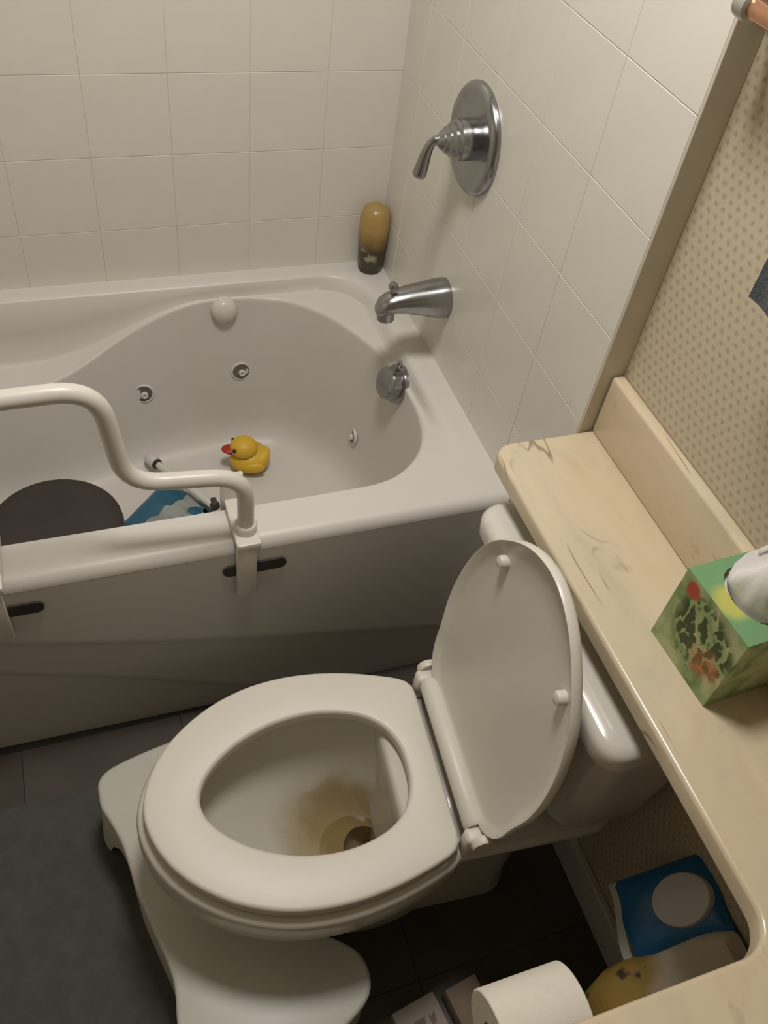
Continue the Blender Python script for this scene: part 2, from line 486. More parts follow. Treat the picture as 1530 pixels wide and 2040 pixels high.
def prism(outline, z0, z1, bev=0.003, seg=3):
    bm = bmesh.new()
    o = [Vector((p[0], p[1], 0)) for p in outline]
    c = sum(o, Vector()) / len(o)
    n = len(o)
    def inset(d):
        r = []
        for i in range(n):
            a = (o[i] - o[i - 1]).normalized(); b = (o[(i + 1) % n] - o[i]).normalized()
            t = (a + b).normalized(); nn = Vector((-t.y, t.x, 0))
            r.append(o[i] + nn * d)
        return r
    area = sum(o[i].x * o[(i + 1) % n].y - o[(i + 1) % n].x * o[i].y for i in range(n))
    sg = 1 if area > 0 else -1
    R = []
    for k in range(seg + 1):
        a = PI / 2 * k / seg
        R.append([p + Vector((0, 0, z0 + bev * (1 - math.sin(a)))) for p in inset(sg * bev * (1 - math.cos(PI / 2 - a)) if False else sg * bev * (math.cos(a)))])
    for k in range(seg + 1):
        a = PI / 2 * k / seg
        R.append([p + Vector((0, 0, z1 - bev * (1 - math.cos(a)))) for p in inset(sg * bev * (1 - math.cos(a)) if False else sg * bev * math.sin(a))]) if False else \
        R.append([p + Vector((0, 0, z1 - bev + bev * math.sin(a))) for p in inset(sg * bev * (1 - math.cos(a)))])
    V = rings(bm, R)
    bm.faces.new(V[0][::-1]); bm.faces.new(V[-1])
    return bm

def sstep(a, b, x):
    t = max(0.0, min(1.0, (x - a) / (b - a))); return t * t * (3 - 2 * t)

# ------------------------------------------------------------------ room shell
D = 0.768; HT = 0.538; XL = -1.525; WX = 0.04; TE = -0.10; YF = -2.05; ZC = 2.28; TILE_TOP = 1.95
struct('floor', bx((XL - 0.1, YF - 0.1, -0.12), (WX + 0.1, D + 0.12, -0.0016)), 'floor_grout', label='dark grout bed of the bathroom floor')
floor = bpy.data.objects['floor']
struct('ceiling', bx((XL - 0.1, YF - 0.1, ZC), (WX + 0.1, D + 0.12, ZC + 0.1)), 'ceiling')
struct('wall_right', bx((WX, YF - 0.1, -0.006), (WX + 0.1, TE + 0.02, ZC)), 'wallpaper', label='wall with small dotted cream wallpaper')
wall_alc = struct('wall_alcove', bx((-0.0004, TE, -0.006), (WX + 0.1, D + 0.12, ZC)), 'grout', label='built-out plumbing wall of the tub alcove')
wall_back = struct('wall_back', bx((XL - 0.1, D - 0.0004, -0.006), (0.0, D + 0.12, ZC)), 'grout', label='long tiled wall behind the tub')
wall_left = struct('wall_left', bx((XL - 0.1, YF - 0.1, -0.006), (XL + 0.0004, D, ZC)), 'paint')
struct('wall_front', bx((XL, YF - 0.1, -0.006), (WX, YF, ZC)), 'paint')
struct('trim_1', bx((-0.001, TE - 0.004, 0.50), (WX, TE, ZC), 0.0008, 1), 'edge_paint', label='beige edge strip closing the side of the tiled wall')
struct('baseboard_right', bx((WX - 0.016, -0.82, -0.006), (WX, TE - 0.004, 0.085), 0.004, 2), 'baseboard', label='grey baseboard under the countertop')

P_ = 0.1524; Q_ = 0.1535; GAP = 0.0008
tile_cache = {}
def tile_mesh(w, h, axis):
    key = (round(w, 4), round(h, 4), axis)
    if key in tile_cache: return tile_cache[key]
    t = 0.0075
    # local: u = width, v = height, n = outward
    pts = []
    e = 0.0008
    lv = [(0.0, 0.0), (0.0, t - e), (e * 0.4, t - e * 0.35), (e, t)]
    bm = bmesh.new(); R = []
    for ins, d in lv:
        R.append([(-w / 2 + ins, -h / 2 + ins, d), (w / 2 - ins, -h / 2 + ins, d), (w / 2 - ins, h / 2 - ins, d), (-w / 2 + ins, h / 2 - ins, d)])
    def map3(p):
        u, v, d = p
        if axis == 'X': return Vector((-d, -u, v))      # faces -X
        if axis == 'x': return Vector((d, u, v))        # faces +X
        if axis == 'Y': return Vector((u, -d, v))       # faces -Y
        return Vector((u, v, d))                        # faces up
    V = [[bm.verts.new(map3(p)) for p in r] for r in R]
    for a, b in zip(V[:-1], V[1:]):
        for i in range(4): bm.faces.new((a[i], a[(i + 1) % 4], b[(i + 1) % 4], b[i]))
    bm.faces.new(V[-1])
    bmesh.ops.recalc_face_normals(bm, faces=bm.faces)
    me = bpy.data.meshes.new('tile'); bm.to_mesh(me); bm.free()
    n = len(me.polygons)
    # a face pointing the wrong way would shade oddly: force outward
    nrm = {'X': Vector((-1, 0, 0)), 'x': Vector((1, 0, 0)), 'Y': Vector((0, -1, 0)), 'Z': Vector((0, 0, 1))}[axis]
    if me.polygons[n - 1].normal.dot(nrm) < 0: me.flip_normals()
    tile_cache[key] = me
    return me

def lay(parent, axis, u_cuts, v_cuts, plane, mname):
    for a, b in zip(u_cuts[:-1], u_cuts[1:]):
        for c, d in zip(v_cuts[:-1], v_cuts[1:]):
            me = tile_mesh(b - a - GAP, d - c - GAP, axis)
            if not me.materials: me.materials.append(M[mname])
            o = bpy.data.objects.new('tile', me); C.objects.link(o); o.parent = parent
            u, v = (a + b) / 2, (c + d) / 2
            o.location = {'X': (plane, u, v), 'x': (plane, u, v), 'Y': (u, plane, v), 'Z': (u, v, plane)}[axis]

zc = [HT - 0.01] + [0.655 + 0.153 * k for k in range(9)]
yc = [TE] + [0.061 + P_ * k for k in range(5)] + [D]
lay(wall_alc, 'X', yc, zc, 0.006, 'tile')
xc = [XL] + [-P_ * k for k in range(9, -1, -1)]
lay(wall_back, 'Y', xc, zc, D + 0.006, 'tile')
lay(wall_left, 'x', [0.0] + yc[2:], zc, XL - 0.006, 'tile')
# floor tiles
fx = [XL] + [-0.92 - 0.305 + 0.305 * k for k in range(0, 4)] + [WX]
fx = [XL, -1.225, -0.92, -0.615, -0.31, WX]
fy = [0.02 - 0.305 * k for k in range(7, -1, -1)]
fy[0] = YF
tile_floor_z = -0.006
lay(floor, 'Z', fx, fy, tile_floor_z - 0.0015, 'floor_tile')

# ------------------------------------------------------------------ ceiling lamp (out of frame)
lamp = thing('ceiling_lamp', 'round frosted ceiling lamp above the tub side', 'lamp', (LAMP.x, LAMP.y, ZC))
bm = bmesh.new(); lathe(bm, [(0.20, -0.002), (0.205, -0.012), (0.20, -0.022), (0.16, -0.022)], 40)
obj('lamp_base', bm, 'white_plastic', lamp)
bm = bmesh.new(); lathe(bm, [(0.185, -0.02), (0.178, -0.035), (0.14, -0.055), (0.075, -0.066), (0.01, -0.069)], 40)
shade = obj('lamp_shade', bm, 'lamp_glass', lamp)
ld = bpy.data.lights.new('ceiling_lamp_offscreen', 'AREA')
ld.shape = 'DISK'; ld.size = 0.34; ld.energy = LAMP_POWER; ld.color = LAMP_COL
lo = bpy.data.objects.new('ceiling_lamp_offscreen', ld); C.objects.link(lo); lo.parent = lamp
lo.location = (0, 0, -0.075)

# ------------------------------------------------------------------ bathtub
tub = thing('bathtub', 'white acrylic whirlpool bathtub with oval basin', 'bathtub', (0, 0, 0))
CX, CY = -0.76, 0.385
# basin edge outline in plan (closed), world x,y
edge_pts = [(-0.30, 0.080), (-0.216, 0.088), (-0.150, 0.125), (-0.104, 0.19), (-0.078, 0.29), (-0.078, 0.40), (-0.100, 0.50), (-0.135, 0.575),
            (-0.175, 0.635), (-0.245, 0.69), (-0.355, 0.713), (-0.48, 0.704), (-0.60, 0.684), (-0.70, 0.648), (-0.82, 0.618), (-0.95, 0.612),
            (-1.10, 0.635), (-1.22, 0.65), (-1.32, 0.61), (-1.40, 0.51), (-1.43, 0.385), (-1.40, 0.25), (-1.32, 0.13), (-1.20, 0.082),
            (-1.0, 0.080), (-0.8, 0.080), (-0.55, 0.080)]
E_curve = catmull([(x, y, 0) for x, y in edge_pts], 12, True)
def polar_hit(curve, th):
    d = Vector((math.cos(th), math.sin(th)))
    best = None
    n = len(curve)
    for i in range(n):
        a, b2 = curve[i], curve[(i + 1) % n]
        ax, ay, bx_, by = a.x - CX, a.y - CY, b2.x - CX, b2.y - CY
        ca = d.x * ay - d.y * ax; cb = d.x * by - d.y * bx_
        if ca * cb > 0 or ca == cb: continue
        t = ca / (ca - cb)
        px, py = ax + (bx_ - ax) * t, ay + (by - ay) * t
        s = px * d.x + py * d.y
        if s > 0 and (best is None or s > best): best = s
    return Vector((CX + d.x * best, CY + d.y * best))
def rr_curve(x0, x1, y0, y1, r, n=10):
    o = rrect((x1 - x0) / 2, (y1 - y0) / 2, r, n)
    return [Vector((p.x + (x0 + x1) / 2, p.y + (y0 + y1) / 2)) for p in o]
O_curve = rr_curve(XL + 0.004, -0.001, 0.0, D - 0.001, 0.004, 3)
B_curve = rr_curve(XL + 0.06, -0.058, 0.0775, 0.722, 0.10, 12)
# stations: dense in angle, uneven so that the corners are well sampled
ths = []
for a, b2 in zip(O_curve, O_curve[1:] + O_curve[:1]):
    L_ = (b2 - a).length; k = max(1, int(L_ / 0.016))
    for i in range(k):
        p = a.lerp(b2, i / k); ths.append(math.atan2(p.y - CY, p.x - CX))
ths = sorted(set(round(t, 5) for t in ths))
def shelf_z(x, y):
    sink = 0.034 * sstep(0.10, 0.36, y)
    dip = 0.115 * sstep(-0.42, -0.80, x) * (1 - sstep(-1.12, -1.36, x)) * sstep(0.22, 0.45, y) if True else 0
    return HT - sink - dip
def tub_section(th):
    O = polar_hit(O_curve, th); B = polar_hit(B_curve, th); E_ = polar_hit(E_curve, th)
    inw = (Vector((CX, CY)) - E_)
    # outward-biased inset direction: nearest to basin-normal; use direction to the long axis segment
    axx = max(-1.15, min(-0.42, E_.x)); nd = (Vector((axx, CY)) - E_).normalized()
    bo = (O - Vector((CX, CY))).length; bb = (B - Vector((CX, CY))).length; be = (E_ - Vector((CX, CY))).length
    if bb < be + 0.004: B = Vector((CX, CY)) + (B - Vector((CX, CY))).normalized() * (be + 0.004)
    zs = shelf_z(E_.x, E_.y)
    S = B + (E_ - B) * min(0.45, 0.016 / max((E_ - B).length, 1e-4))
    drop = HT - zs
    P = []
    def add(p, z): P.append(Vector((p.x, p.y, z)))
    di = (Vector((CX, CY)) - O).normalized()
    fr = 0.022
    add(O, HT - 0.0235)
    for k in range(6):
        a = PI / 2 * k / 5
        add(Vector((O.x, max(O.y, fr * (1 - math.cos(a))))), HT - fr + fr * math.sin(a))
    add(Vector((O.x + (B.x - O.x) * 0.6, max(fr + 0.004, O.y + (B.y - O.y) * 0.6))), HT)
    add(B.lerp(O, min(0.25, 0.006 / max((B - O).length, 1e-3))), HT)
    add(B, HT - min(0.005, drop * 0.3))
    add(B.lerp(S, 0.5), HT - drop * 0.5)
    add(B.lerp(S, 0.85), HT - drop * 0.93)
    add(S.lerp(E_, 0.15), zs)
    er = min(0.010, 0.6 * (E_ - S).length + 0.002)
    Eo = E_ + (S - E_).normalized() * min(er, 0.5 * (S - E_).length)
    add(Eo, zs)
    for k in range(1, 5):
        a = PI / 2 * k / 4
        add(Vector((Eo.x + (E_.x - Eo.x) * math.sin(a), Eo.y + (E_.y - Eo.y) * math.sin(a))), zs - er * (1 - math.cos(a)))
    # basin wall: more slope along the back, steeper at the drain end and front
    back = sstep(0.45, 0.62, E_.y); left = sstep(-1.25, -1.42, E_.x)
    ins = 0.024 + 0.008 * back + 0.17 * left * (1 - back)
    ins = min(ins, 0.26)
    zt = zs - er; zb = 0.185
    for k in range(1, 6):
        t = k / 5
        q = E_ + nd * (ins * t)
        add(q, zt + (zb - zt) * t)
    for t, z in ((0.08, 0.162), (0.2, 0.142), (0.38, 0.128), (0.65, 0.120), (1.0, 0.118)):
        add(E_ + nd * (ins + 0.10 * t), z)
    q = E_ + nd * (ins + 0.10)
    for t in (0.4, 0.75):
        add(q.lerp(Vector((axx, CY)), t), 0.118)
    return P
secs = [tub_section(t) for t in ths]
bm = bmesh.new()
ncols = len(secs); nrow = len(secs[0])
V = rings(bm, [[s[r] for s in secs] for r in range(nrow)])
bm.faces.new(V[-1])
bmesh.ops.triangulate(bm, faces=[f for f in bm.faces if len(f.verts) > 4])
obj('tub_shell', bm, 'acrylic', tub, angle=60)

# apron: front skirt with two sweeping set-back panels
def c1(x): return 0.134 - 0.345 * (x + 0.06) + 0.03 * math.sin((x + 0.27) * 3)
def c2(x): return 0.134 - 0.56 * (x + 0.6) - 0.10 * max(0, -(x + 0.75)) * 0 if x > -0.75 else 0.218 - 0.46 * (x + 0.75)
bm = bmesh.new(); nx, nz = 120, 60
grid = []
for i in range(nx + 1):
    x = XL + 0.006 + (-0.002 - XL - 0.006) * i / nx
    colv = []
    za, zb_ = min(c1(x), 0.44), min(c2(x), 0.36)
    for j in range(nz + 1):
        z = (HT - 0.0225) * j / nz
        y = 0.0
        if z < za: y += 0.010 * sstep(0, 0.015, za - z) + 0.028 * (za - z)
        if z < zb_: y += 0.008 * sstep(0, 0.015, zb_ - z) + 0.02 * (zb_ - z)
        colv.append(bm.verts.new((x, y, z)))
    grid.append(colv)
for i in range(nx):
    for j in range(nz):
        bm.faces.new((grid[i][j], grid[i + 1][j], grid[i + 1][j + 1], grid[i][j + 1]))
# thickness: back sheet
bk = [[bm.verts.new((grid[i][j].co.x, 0.06, grid[i][j].co.z)) for j in (0, nz)] for i in (0, nx)]
bm.faces.new((bk[0][0], bk[0][1], bk[1][1], bk[1][0]))
bm.faces.new([grid[i][0] for i in range(nx + 1)] + [bk[1][0], bk[0][0]])
bm.faces.new([grid[0][j] for j in range(nz + 1)] + [bk[0][1], bk[0][0]])
bm.faces.new([grid[nx][j] for j in range(nz + 1)] + [bk[1][1], bk[1][0]])
obj('apron', bm, 'acrylic', tub, angle=30)

def wall_point(x, z):
    """a point on the basin's back wall and its inward normal"""
    best = None
    for s in secs:
        for k in range(len(s) - 8, 12, -1):
            pass
    # walk sections whose back wall crosses z near x
    for s in secs:
        if s[0].y < D - 0.05: continue
        pts = s[14:26]
        for a, b2 in zip(pts[:-1], pts[1:]):
            if (a.z - z) * (b2.z - z) <= 0 and a.z != b2.z:
                p = a.lerp(b2, (a.z - z) / (a.z - b2.z))
                if best is None or abs(p.x - x) < abs(best[0].x - x):
                    t = (b2 - a).normalized()
                    nn = Vector((0, -t.z, t.y)); 
                    if nn.y > 0: nn = -nn
                    best = (p, nn.normalized())
    return best
def end_point(y, z):
    best = None
    for s in secs:
        if s[0].x < -0.05: continue
        pts = s[14:26]
        for a, b2 in zip(pts[:-1], pts[1:]):
            if (a.z - z) * (b2.z - z) <= 0 and a.z != b2.z:
                p = a.lerp(b2, (a.z - z) / (a.z - b2.z))
                if best is None or abs(p.y - y) < abs(best[0].y - y):
                    t = (b2 - a).normalized(); nn = Vector((-abs(t.z), 0, abs(t.x)))
                    best = (p, nn.normalized())
    return best
def facing(nn):
    return nn.to_track_quat('Z', 'Y').to_matrix()
def add_jet(p, nn, r):
    R = facing(nn)
    def place(prof):
        b = bmesh.new(); lathe(b, prof, 24)
        for v in b.verts: v.co = R @ v.co + p
        return b
    j = obj('jet', place([(r * 1.25, -0.004), (r * 1.25, 0.001), (r * 1.12, 0.003), (r, 0.002), (r * 0.95, -0.003), (r * 0.9, -0.006)]), 'acrylic', tub)
    obj('shaded_jet_socket', place([(r * 0.98, 0.0), (r * 0.98, 0.0024), (r * 0.7, 0.0012), (r * 0.2, 0.0010)]), 'jet_gap_shade', j)
    b = bmesh.new(); lathe(b, [(r * 0.42, 0.0), (r * 0.42, 0.006), (r * 0.34, 0.008), (r * 0.22, 0.008), (r * 0.2, 0.005)], 18)
    sh = Vector((r * 0.1, -r * 0.15, 0))
    for v in b.verts: v.co = R @ (v.co + sh) + p
    obj('jet_nozzle', b, 'china', j)
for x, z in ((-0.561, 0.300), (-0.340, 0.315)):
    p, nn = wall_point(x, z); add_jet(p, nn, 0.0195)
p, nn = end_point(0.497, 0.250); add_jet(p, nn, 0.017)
# air control dome under the back edge
p, nn = wall_point(-0.372, 0.480)
R = facing(nn); b = bmesh.new(); lathe(b, [(0.029, -0.006), (0.029, 0.006), (0.027, 0.014), (0.019, 0.021), (0.008, 0.0245), (0.001, 0.025)], 28)
for v in b.verts: v.co = R @ v.co + p
obj('air_control_knob', b, 'china', tub)
# chrome overflow
oc = Vector((-0.078, 0.392, 0.487)); nn = Vector((-0.93, -0.12, 0.30)).normalized(); R = facing(nn)
b = bmesh.new(); lathe(b, [(0.040, -0.012), (0.041, 0.004), (0.039, 0.008), (0.034, 0.009), (0.034, 0.026), (0.032, 0.031), (0.027, 0.034), (0.002, 0.036)], 36)
for v in b.verts: v.co = R @ v.co + oc
of = obj('overflow_cover', b, 'chrome', tub, angle=35)
b = bmesh.new(); tube(b, [R @ Vector((-0.01, 0.033, 0.004)) + oc, R @ Vector((-0.01, 0.046, 0.008)) + oc, R @ Vector((-0.008, 0.05, 0.016)) + oc], [0.005, 0.005, 0.004], 10)
obj('overflow_lever', b, 'chrome', of)

# ------------------------------------------------------------------ valve and spout on the plumbing wall
vt = thing('shower_valve', 'round chrome shower valve plate with lever handle on white tile', 'faucet', (-0.0015, 0.402, 0.999))
b = bmesh.new(); lathe(b, [(0.090, 0.0), (0.0905, -0.004), (0.089, -0.009), (0.083, -0.0145), (0.076, -0.0155), (0.070, -0.013), (0.05, -0.012), (0.03, -0.012)], 56, axis='X')
obj('escutcheon', b, 'chrome', vt, angle=50)
b = bmesh.new(); lathe(b, [(0.034, -0.010), (0.034, -0.030), (0.0325, -0.034), (0.0325, -0.038), (0.0275, -0.042), (0.0275, -0.048), (0.022, -0.052), (0.022, -0.057), (0.016, -0.062), (0.0155, -0.065), (0.011, -0.069), (0.009, -0.071), (0.004, -0.073)], 32, axis='X')
hub = obj('hub', b, 'chrome', vt, angle=30)
b = bmesh.new()
path = catmull([(-0.060, 0, 0.0), (-0.074, 0, 0.001), (-0.083, 0.001, -0.007), (-0.088, 0.003, -0.026), (-0.091, 0.005, -0.05), (-0.094, 0.006, -0.066)], 6)
rr = [0.0085 + 0.001 * 0 if i < 8 else 0.0075 + 0.0045 * sstep(10, len(path) - 4, i) for i in range(len(path))]
rr[-1] = 0.006; rr[-2] = 0.0105
tube(b, path, rr, 16)
obj('lever', b, 'chrome', hub)

sp = thing('tub_spout', 'chrome tub filler spout below the shower valve', 'faucet', (-0.0015, 0.403, 0.684))
R_ = []
spine = [(0.0, 0.000, 0.038, 0.039), (-0.006, 0.000, 0.0385, 0.0395), (-0.02, 0.000, 0.038, 0.038), (-0.05, 0.002, 0.033, 0.032), (-0.08, 0.003, 0.029, 0.026), (-0.105, 0.001, 0.025, 0.022), (-0.120, -0.003, 0.0235, 0.021), (-0.132, -0.008, 0.020, 0.018), (-0.139, -0.013, 0.013, 0.011)]
for x, dz, ry, rz in spine:
    R_.append([(x, ry * math.cos(2 * PI * k / 28), dz + rz * math.sin(2 * PI * k / 28)) for k in range(28)])
b = bmesh.new(); rings(b, R_, True, True)
lathe(b, [(0.016, -0.010), (0.017, -0.036), (0.0145, -0.037), (0.013, -0.030)], 22, org=(-0.119, 0, 0))
body = obj('spout_body', b, 'chrome', sp, angle=45)
b = bmesh.new(); lathe(b, [(0.004, 0.012), (0.004, 0.026), (0.009, 0.028), (0.0095, 0.034), (0.007, 0.038), (0.002, 0.039)], 18, org=(-0.112, 0, 0.004))
obj('diverter_knob', b, 'chrome', sp)

# ------------------------------------------------------------------ tub safety rail
rail = thing('tub_safety_rail', 'white tubular stepped grab rail clamped over the tub rim', 'grab rail', (-0.675, 0.02, HT))
b = bmesh.new()
yr = -0.004
pth = fillet([(0.195, yr, 0.012), (0.195, yr, 0.142), (0.02, yr + 0.012, 0.150), (0.0, yr + 0.012, 0.335), (-0.195, yr + 0.006, 0.338), (-0.195, yr, 0.012)], 0.055, 8)
tube(b, pth, 0.0135, 20)
obj('bar', b, 'white_tube', rail)
for sx in (0.195, -0.195):
    b = bx((sx - 0.021, -0.034, -0.122), (sx + 0.013, -0.0225, 0.014), 0.003)
    cl = obj('clamp_plate', b, 'white_tube', rail)
    b = bx((sx - 0.021, -0.0385, 0.001), (sx + 0.019, 0.078, 0.017), 0.003)
    obj('clamp_bridge', b, 'white_tube', rail)
    b = bmesh.new(); lathe(b, [(0.0185, 0.012), (0.0185, 0.030), (0.016, 0.033), (0.0135, 0.033)], 24, org=(sx, yr, 0))
    obj('socket_collar', b, 'white_tube', rail)
    b = bx((sx - 0.026, 0.066, -0.085), (sx + 0.012, 0.076, 0.072), 0.003)
    obj('inner_jaw', b, 'white_tube', rail)
    b = bmesh.new(); lathe(b, [(0.002, 0.0), (0.008, 0.001), (0.008, 0.008), (0.005, 0.010), (0.005, 0.02)], 18, org=(sx - 0.036, 0.062, 0.006), axis='Y')
    obj('clamp_screw', b, 'rubber', rail)
    # rounded dark pad bar behind the plate
    o = rrect(0.054, 0.0125, 0.0122, 6)
    b = bmesh.new(); rings(b, [[(p.x + sx + 0.012, -0.0240, p.y - 0.063) for p in o], [(p.x + sx + 0.012, -0.0205 + 0.0, p.y - 0.063) for p in o]], True, True)
    for v in b.verts: pass
    obj('rubber_pad', b, 'rubber', rail)

# ------------------------------------------------------------------ toilet
TX, TY, TYAW = -0.276, -0.381, math.radians(-4.6)
toilet = thing('toilet', 'white toilet with raised lid beside the bathtub', 'toilet', (TX, TY, 0), (0, 0, TYAW))
half = [(0.004, 0.0), (0.004, 0.08), (0.003, 0.125), (-0.008, 0.143), (-0.035, 0.155), (-0.09, 0.171), (-0.15, 0.181), (-0.21, 0.182), (-0.27, 0.172), (-0.33, 0.147), (-0.385, 0.105), (-0.42, 0.055), (-0.434, 0.0)]
hole_half = [(-0.043, 0.0), (-0.047, 0.035), (-0.065, 0.07), (-0.10, 0.095), (-0.15, 0.108), (-0.20, 0.108), (-0.25, 0.097), (-0.30, 0.073), (-0.34, 0.037), (-0.354, 0.0)]
def mirror(hf):
    return catmull([(x, y, 0) for x, y in hf] + [(x, -y, 0) for x, y in hf[-2:0:-1]], 10, True)
SO = mirror(half); SH = mirror(hole_half)
def resample(curve, c, n):
    out = []
    for i in range(n):
        th = 2 * PI * i / n; d = Vector((math.cos(th), math.sin(th), 0)); best = 0
        for a, b2 in zip(curve, curve[1:] + curve[:1]):
            ax, ay, bx_, by = a.x - c[0], a.y - c[1], b2.x - c[0], b2.y - c[1]
            ca = d.x * ay - d.y * ax; cb = d.x * by - d.y * bx_
            if ca * cb > 0 or ca == cb: continue
            t = ca / (ca - cb); s = (ax + (bx_ - ax) * t) * d.x + (ay + (by - ay) * t) * d.y
            best = max(best, s)
        out.append(Vector((c[0] + d.x * best, c[1] + d.y * best, 0)))
    return out
NS = 120; SC = (-0.2, 0.0)
so = resample(SO, SC, NS); sh = resample(SH, SC, NS)
def between(f, z): return [Vector((a.x + (b2.x - a.x) * f, a.y + (b2.y - a.y) * f, z)) for a, b2 in zip(so, sh)]
def grow(curve, d, z, c=SC):
    r = []
    for p in curve:
        v = Vector((p.x - c[0], p.y - c[1], 0)); l = v.length
        r.append(Vector((c[0], c[1], z)) + v * ((l + d) / l))
    return r
ZS = 0.412
b = bmesh.new()
R_ = [grow(so, -0.007, ZS - 0.027), grow(so, -0.002, ZS - 0.025), grow(so, 0.0, ZS - 0.020)]
for k in range(6):
    a = PI / 2 * k / 5
    R_.append(grow(so, -0.006 * (1 - math.cos(a)), ZS - 0.006 + 0.006 * math.sin(a)))
R_ += [between(0.3, ZS + 0.0015), between(0.6, ZS + 0.0015)]
for k in range(6):
    a = PI / 2 * (1 - k / 5)
    R_.append(grow(sh, 0.007 * (1 - math.cos(a)), ZS - 0.007 + 0.007 * math.sin(a)))
R_ += [grow(sh, 0.0, ZS - 0.018), grow(sh, 0.003, ZS - 0.026)]
rings(b, R_ + [R_[0]])
obj('seat', b, 'seat', toilet, angle=30)

# bowl: outside, rim, inside
ZR = 0.382
def scaled(curve, sx, sy, z, c=(-0.2, 0.0), shift=0.0):
    return [Vector((c[0] + (p.x - c[0]) * sx + shift, c[1] + (p.y - c[1]) * sy, z)) for p in curve]
b = bmesh.new()
outer = [grow(sh, 0.020, ZR - 0.006), grow(sh, 0.03, ZR), grow(so, -0.004, ZR), grow(so, 0.004, ZR - 0.001), grow(so, 0.009, ZR - 0.004), grow(so, 0.0115, ZR - 0.010), grow(so, 0.0125, ZR - 0.018), grow(so, 0.0135, ZR - 0.052), grow(so, 0.0115, ZR - 0.061), grow(so, 0.004, ZR - 0.067), grow(so, -0.012, ZR - 0.070)]
for sx, sy, z, s in ((0.84, 0.80, 0.30, 0.02), (0.76, 0.70, 0.25, 0.045), (0.66, 0.60, 0.19, 0.075), (0.60, 0.54, 0.12, 0.095), (0.60, 0.54, 0.06, 0.10), (0.64, 0.60, 0.02, 0.10), (0.65, 0.61, 0.0, 0.10)):
    outer.append(scaled(so, sx, sy, z, shift=s))
rings(b, outer, False, True)
# rear deck that carries the tank, and the trapway below it
R_ = []
for z, hx, hy, cx, r in ((0.0, 0.13, 0.095, 0.06, 0.05), (0.05, 0.125, 0.09, 0.06, 0.05), (0.2, 0.13, 0.085, 0.06, 0.05), (0.28, 0.15, 0.10, 0.09, 0.05), (0.33, 0.165, 0.135, 0.10, 0.05), (0.365, 0.17, 0.145, 0.105, 0.05), (ZR - 0.006, 0.168, 0.143, 0.105, 0.05), (ZR - 0.0005, 0.162, 0.137, 0.105, 0.05)):
    R_.append([Vector((p.x + cx, p.y, z)) for p in rrect(hx, hy, r, 6)])
rings(b, R_, True, True)
bowl = obj('bowl', b, 'china', toilet, angle=50)
b = bmesh.new()
dr = (-0.090, -0.028)
inner = [grow(sh, 0.022, ZR - 0.004), grow(sh, 0.022, ZR - 0.025)]
base = [Vector((-0.199 + 0.168 * math.cos(2 * PI * i / NS), 0.121 * math.sin(2 * PI * i / NS), ZR - 0.06)) for i in range(NS)]
for t, z in ((0.0, ZR - 0.06), (0.12, 0.292), (0.26, 0.262), (0.42, 0.232), (0.58, 0.206), (0.72, 0.186), (0.84, 0.173)):
    ring = []
    for i, p in enumerate(base):
        th = 2 * PI * i / NS
        q = Vector((dr[0] + 0.036 * math.cos(th), dr[1] + 0.040 * math.sin(th), 0))
        ring.append(Vector((p.x + (q.x - p.x) * t, p.y + (q.y - p.y) * t, z)))
    inner.append(ring)
hole = [Vector((dr[0] + 0.036 * math.cos(2 * PI * i / NS), dr[1] + 0.040 * math.sin(2 * PI * i / NS), 0.165)) for i in range(NS)]
inner.append(hole)
rings(b, inner)
obj('bowl_inside', b, 'bowl_inside', toilet, angle=80)
b = bmesh.new()
rings(b, [hole, [p + Vector((0.006, 0, -0.03)) for p in hole], [p + Vector((0.03, 0, -0.06)) for p in hole], [p + Vector((0.08, 0, -0.10)) for p in hole], [p + Vector((0.13, 0, -0.125)) for p in hole]], False, True)
obj('trap_outlet', b, 'trap', toilet)
b = bmesh.new()
wz = 0.174
wr = [Vector((base[i].x + (hole[i].x - base[i].x) * 0.83, base[i].y + (hole[i].y - base[i].y) * 0.83, wz)) for i in range(NS)]
f = b.faces.new([b.verts.new(p) for p in wr])
bmesh.ops.triangulate(b, faces=b.faces[:])
obj('water', b, 'water', toilet)

# hinge
b = bmesh.new(); lathe(b, [(0.013, -0.122), (0.0165, -0.117), (0.0165, 0.117), (0.013, 0.122)], 24, org=(0.025, 0, 0.429), axis='Y')
hb = obj('hinge_bar', b, 'seat', toilet, angle=35)
for s in (-1, 1):
    b = bx((0.006, s * 0.133 - 0.012, ZR - 0.002), (0.052, s * 0.133 + 0.012, 0.436), 0.007, 3)
    obj('hinge_post', b, 'seat', toilet)
    b = bmesh.new(); lathe(b, [(0.017, -0.006), (0.019, 0.0), (0.017, 0.006)], 20, org=(0.030, s * 0.147, 0.430), axis='Y')
    obj('hinge_cap', b, 'seat', hb)

# lid (built flat, then stood up and leant on the tank)
lid_half = [(0.0, 0.0), (0.0, 0.06), (-0.003, 0.100), (-0.012, 0.129), (-0.034, 0.150), (-0.065, 0.162), (-0.10, 0.167), (-0.16, 0.178), (-0.22, 0.178), (-0.28, 0.167), (-0.335, 0.143), (-0.385, 0.10), (-0.418, 0.053), (-0.431, 0.0)]
LC = (-0.2, 0.0)
lo_c = resample(mirror(lid_half), LC, NS)
def lg(d, z): return grow(lo_c, d, z, LC)
lean = math.radians(96.5)
LM = Matrix.Translation((0.032, -0.004, 0.428)) @ Matrix.Rotation(lean, 4, 'Y')
def stand(b, extra=None):
    for v in b.verts: v.co = LM @ v.co
    return b
b = bmesh.new()
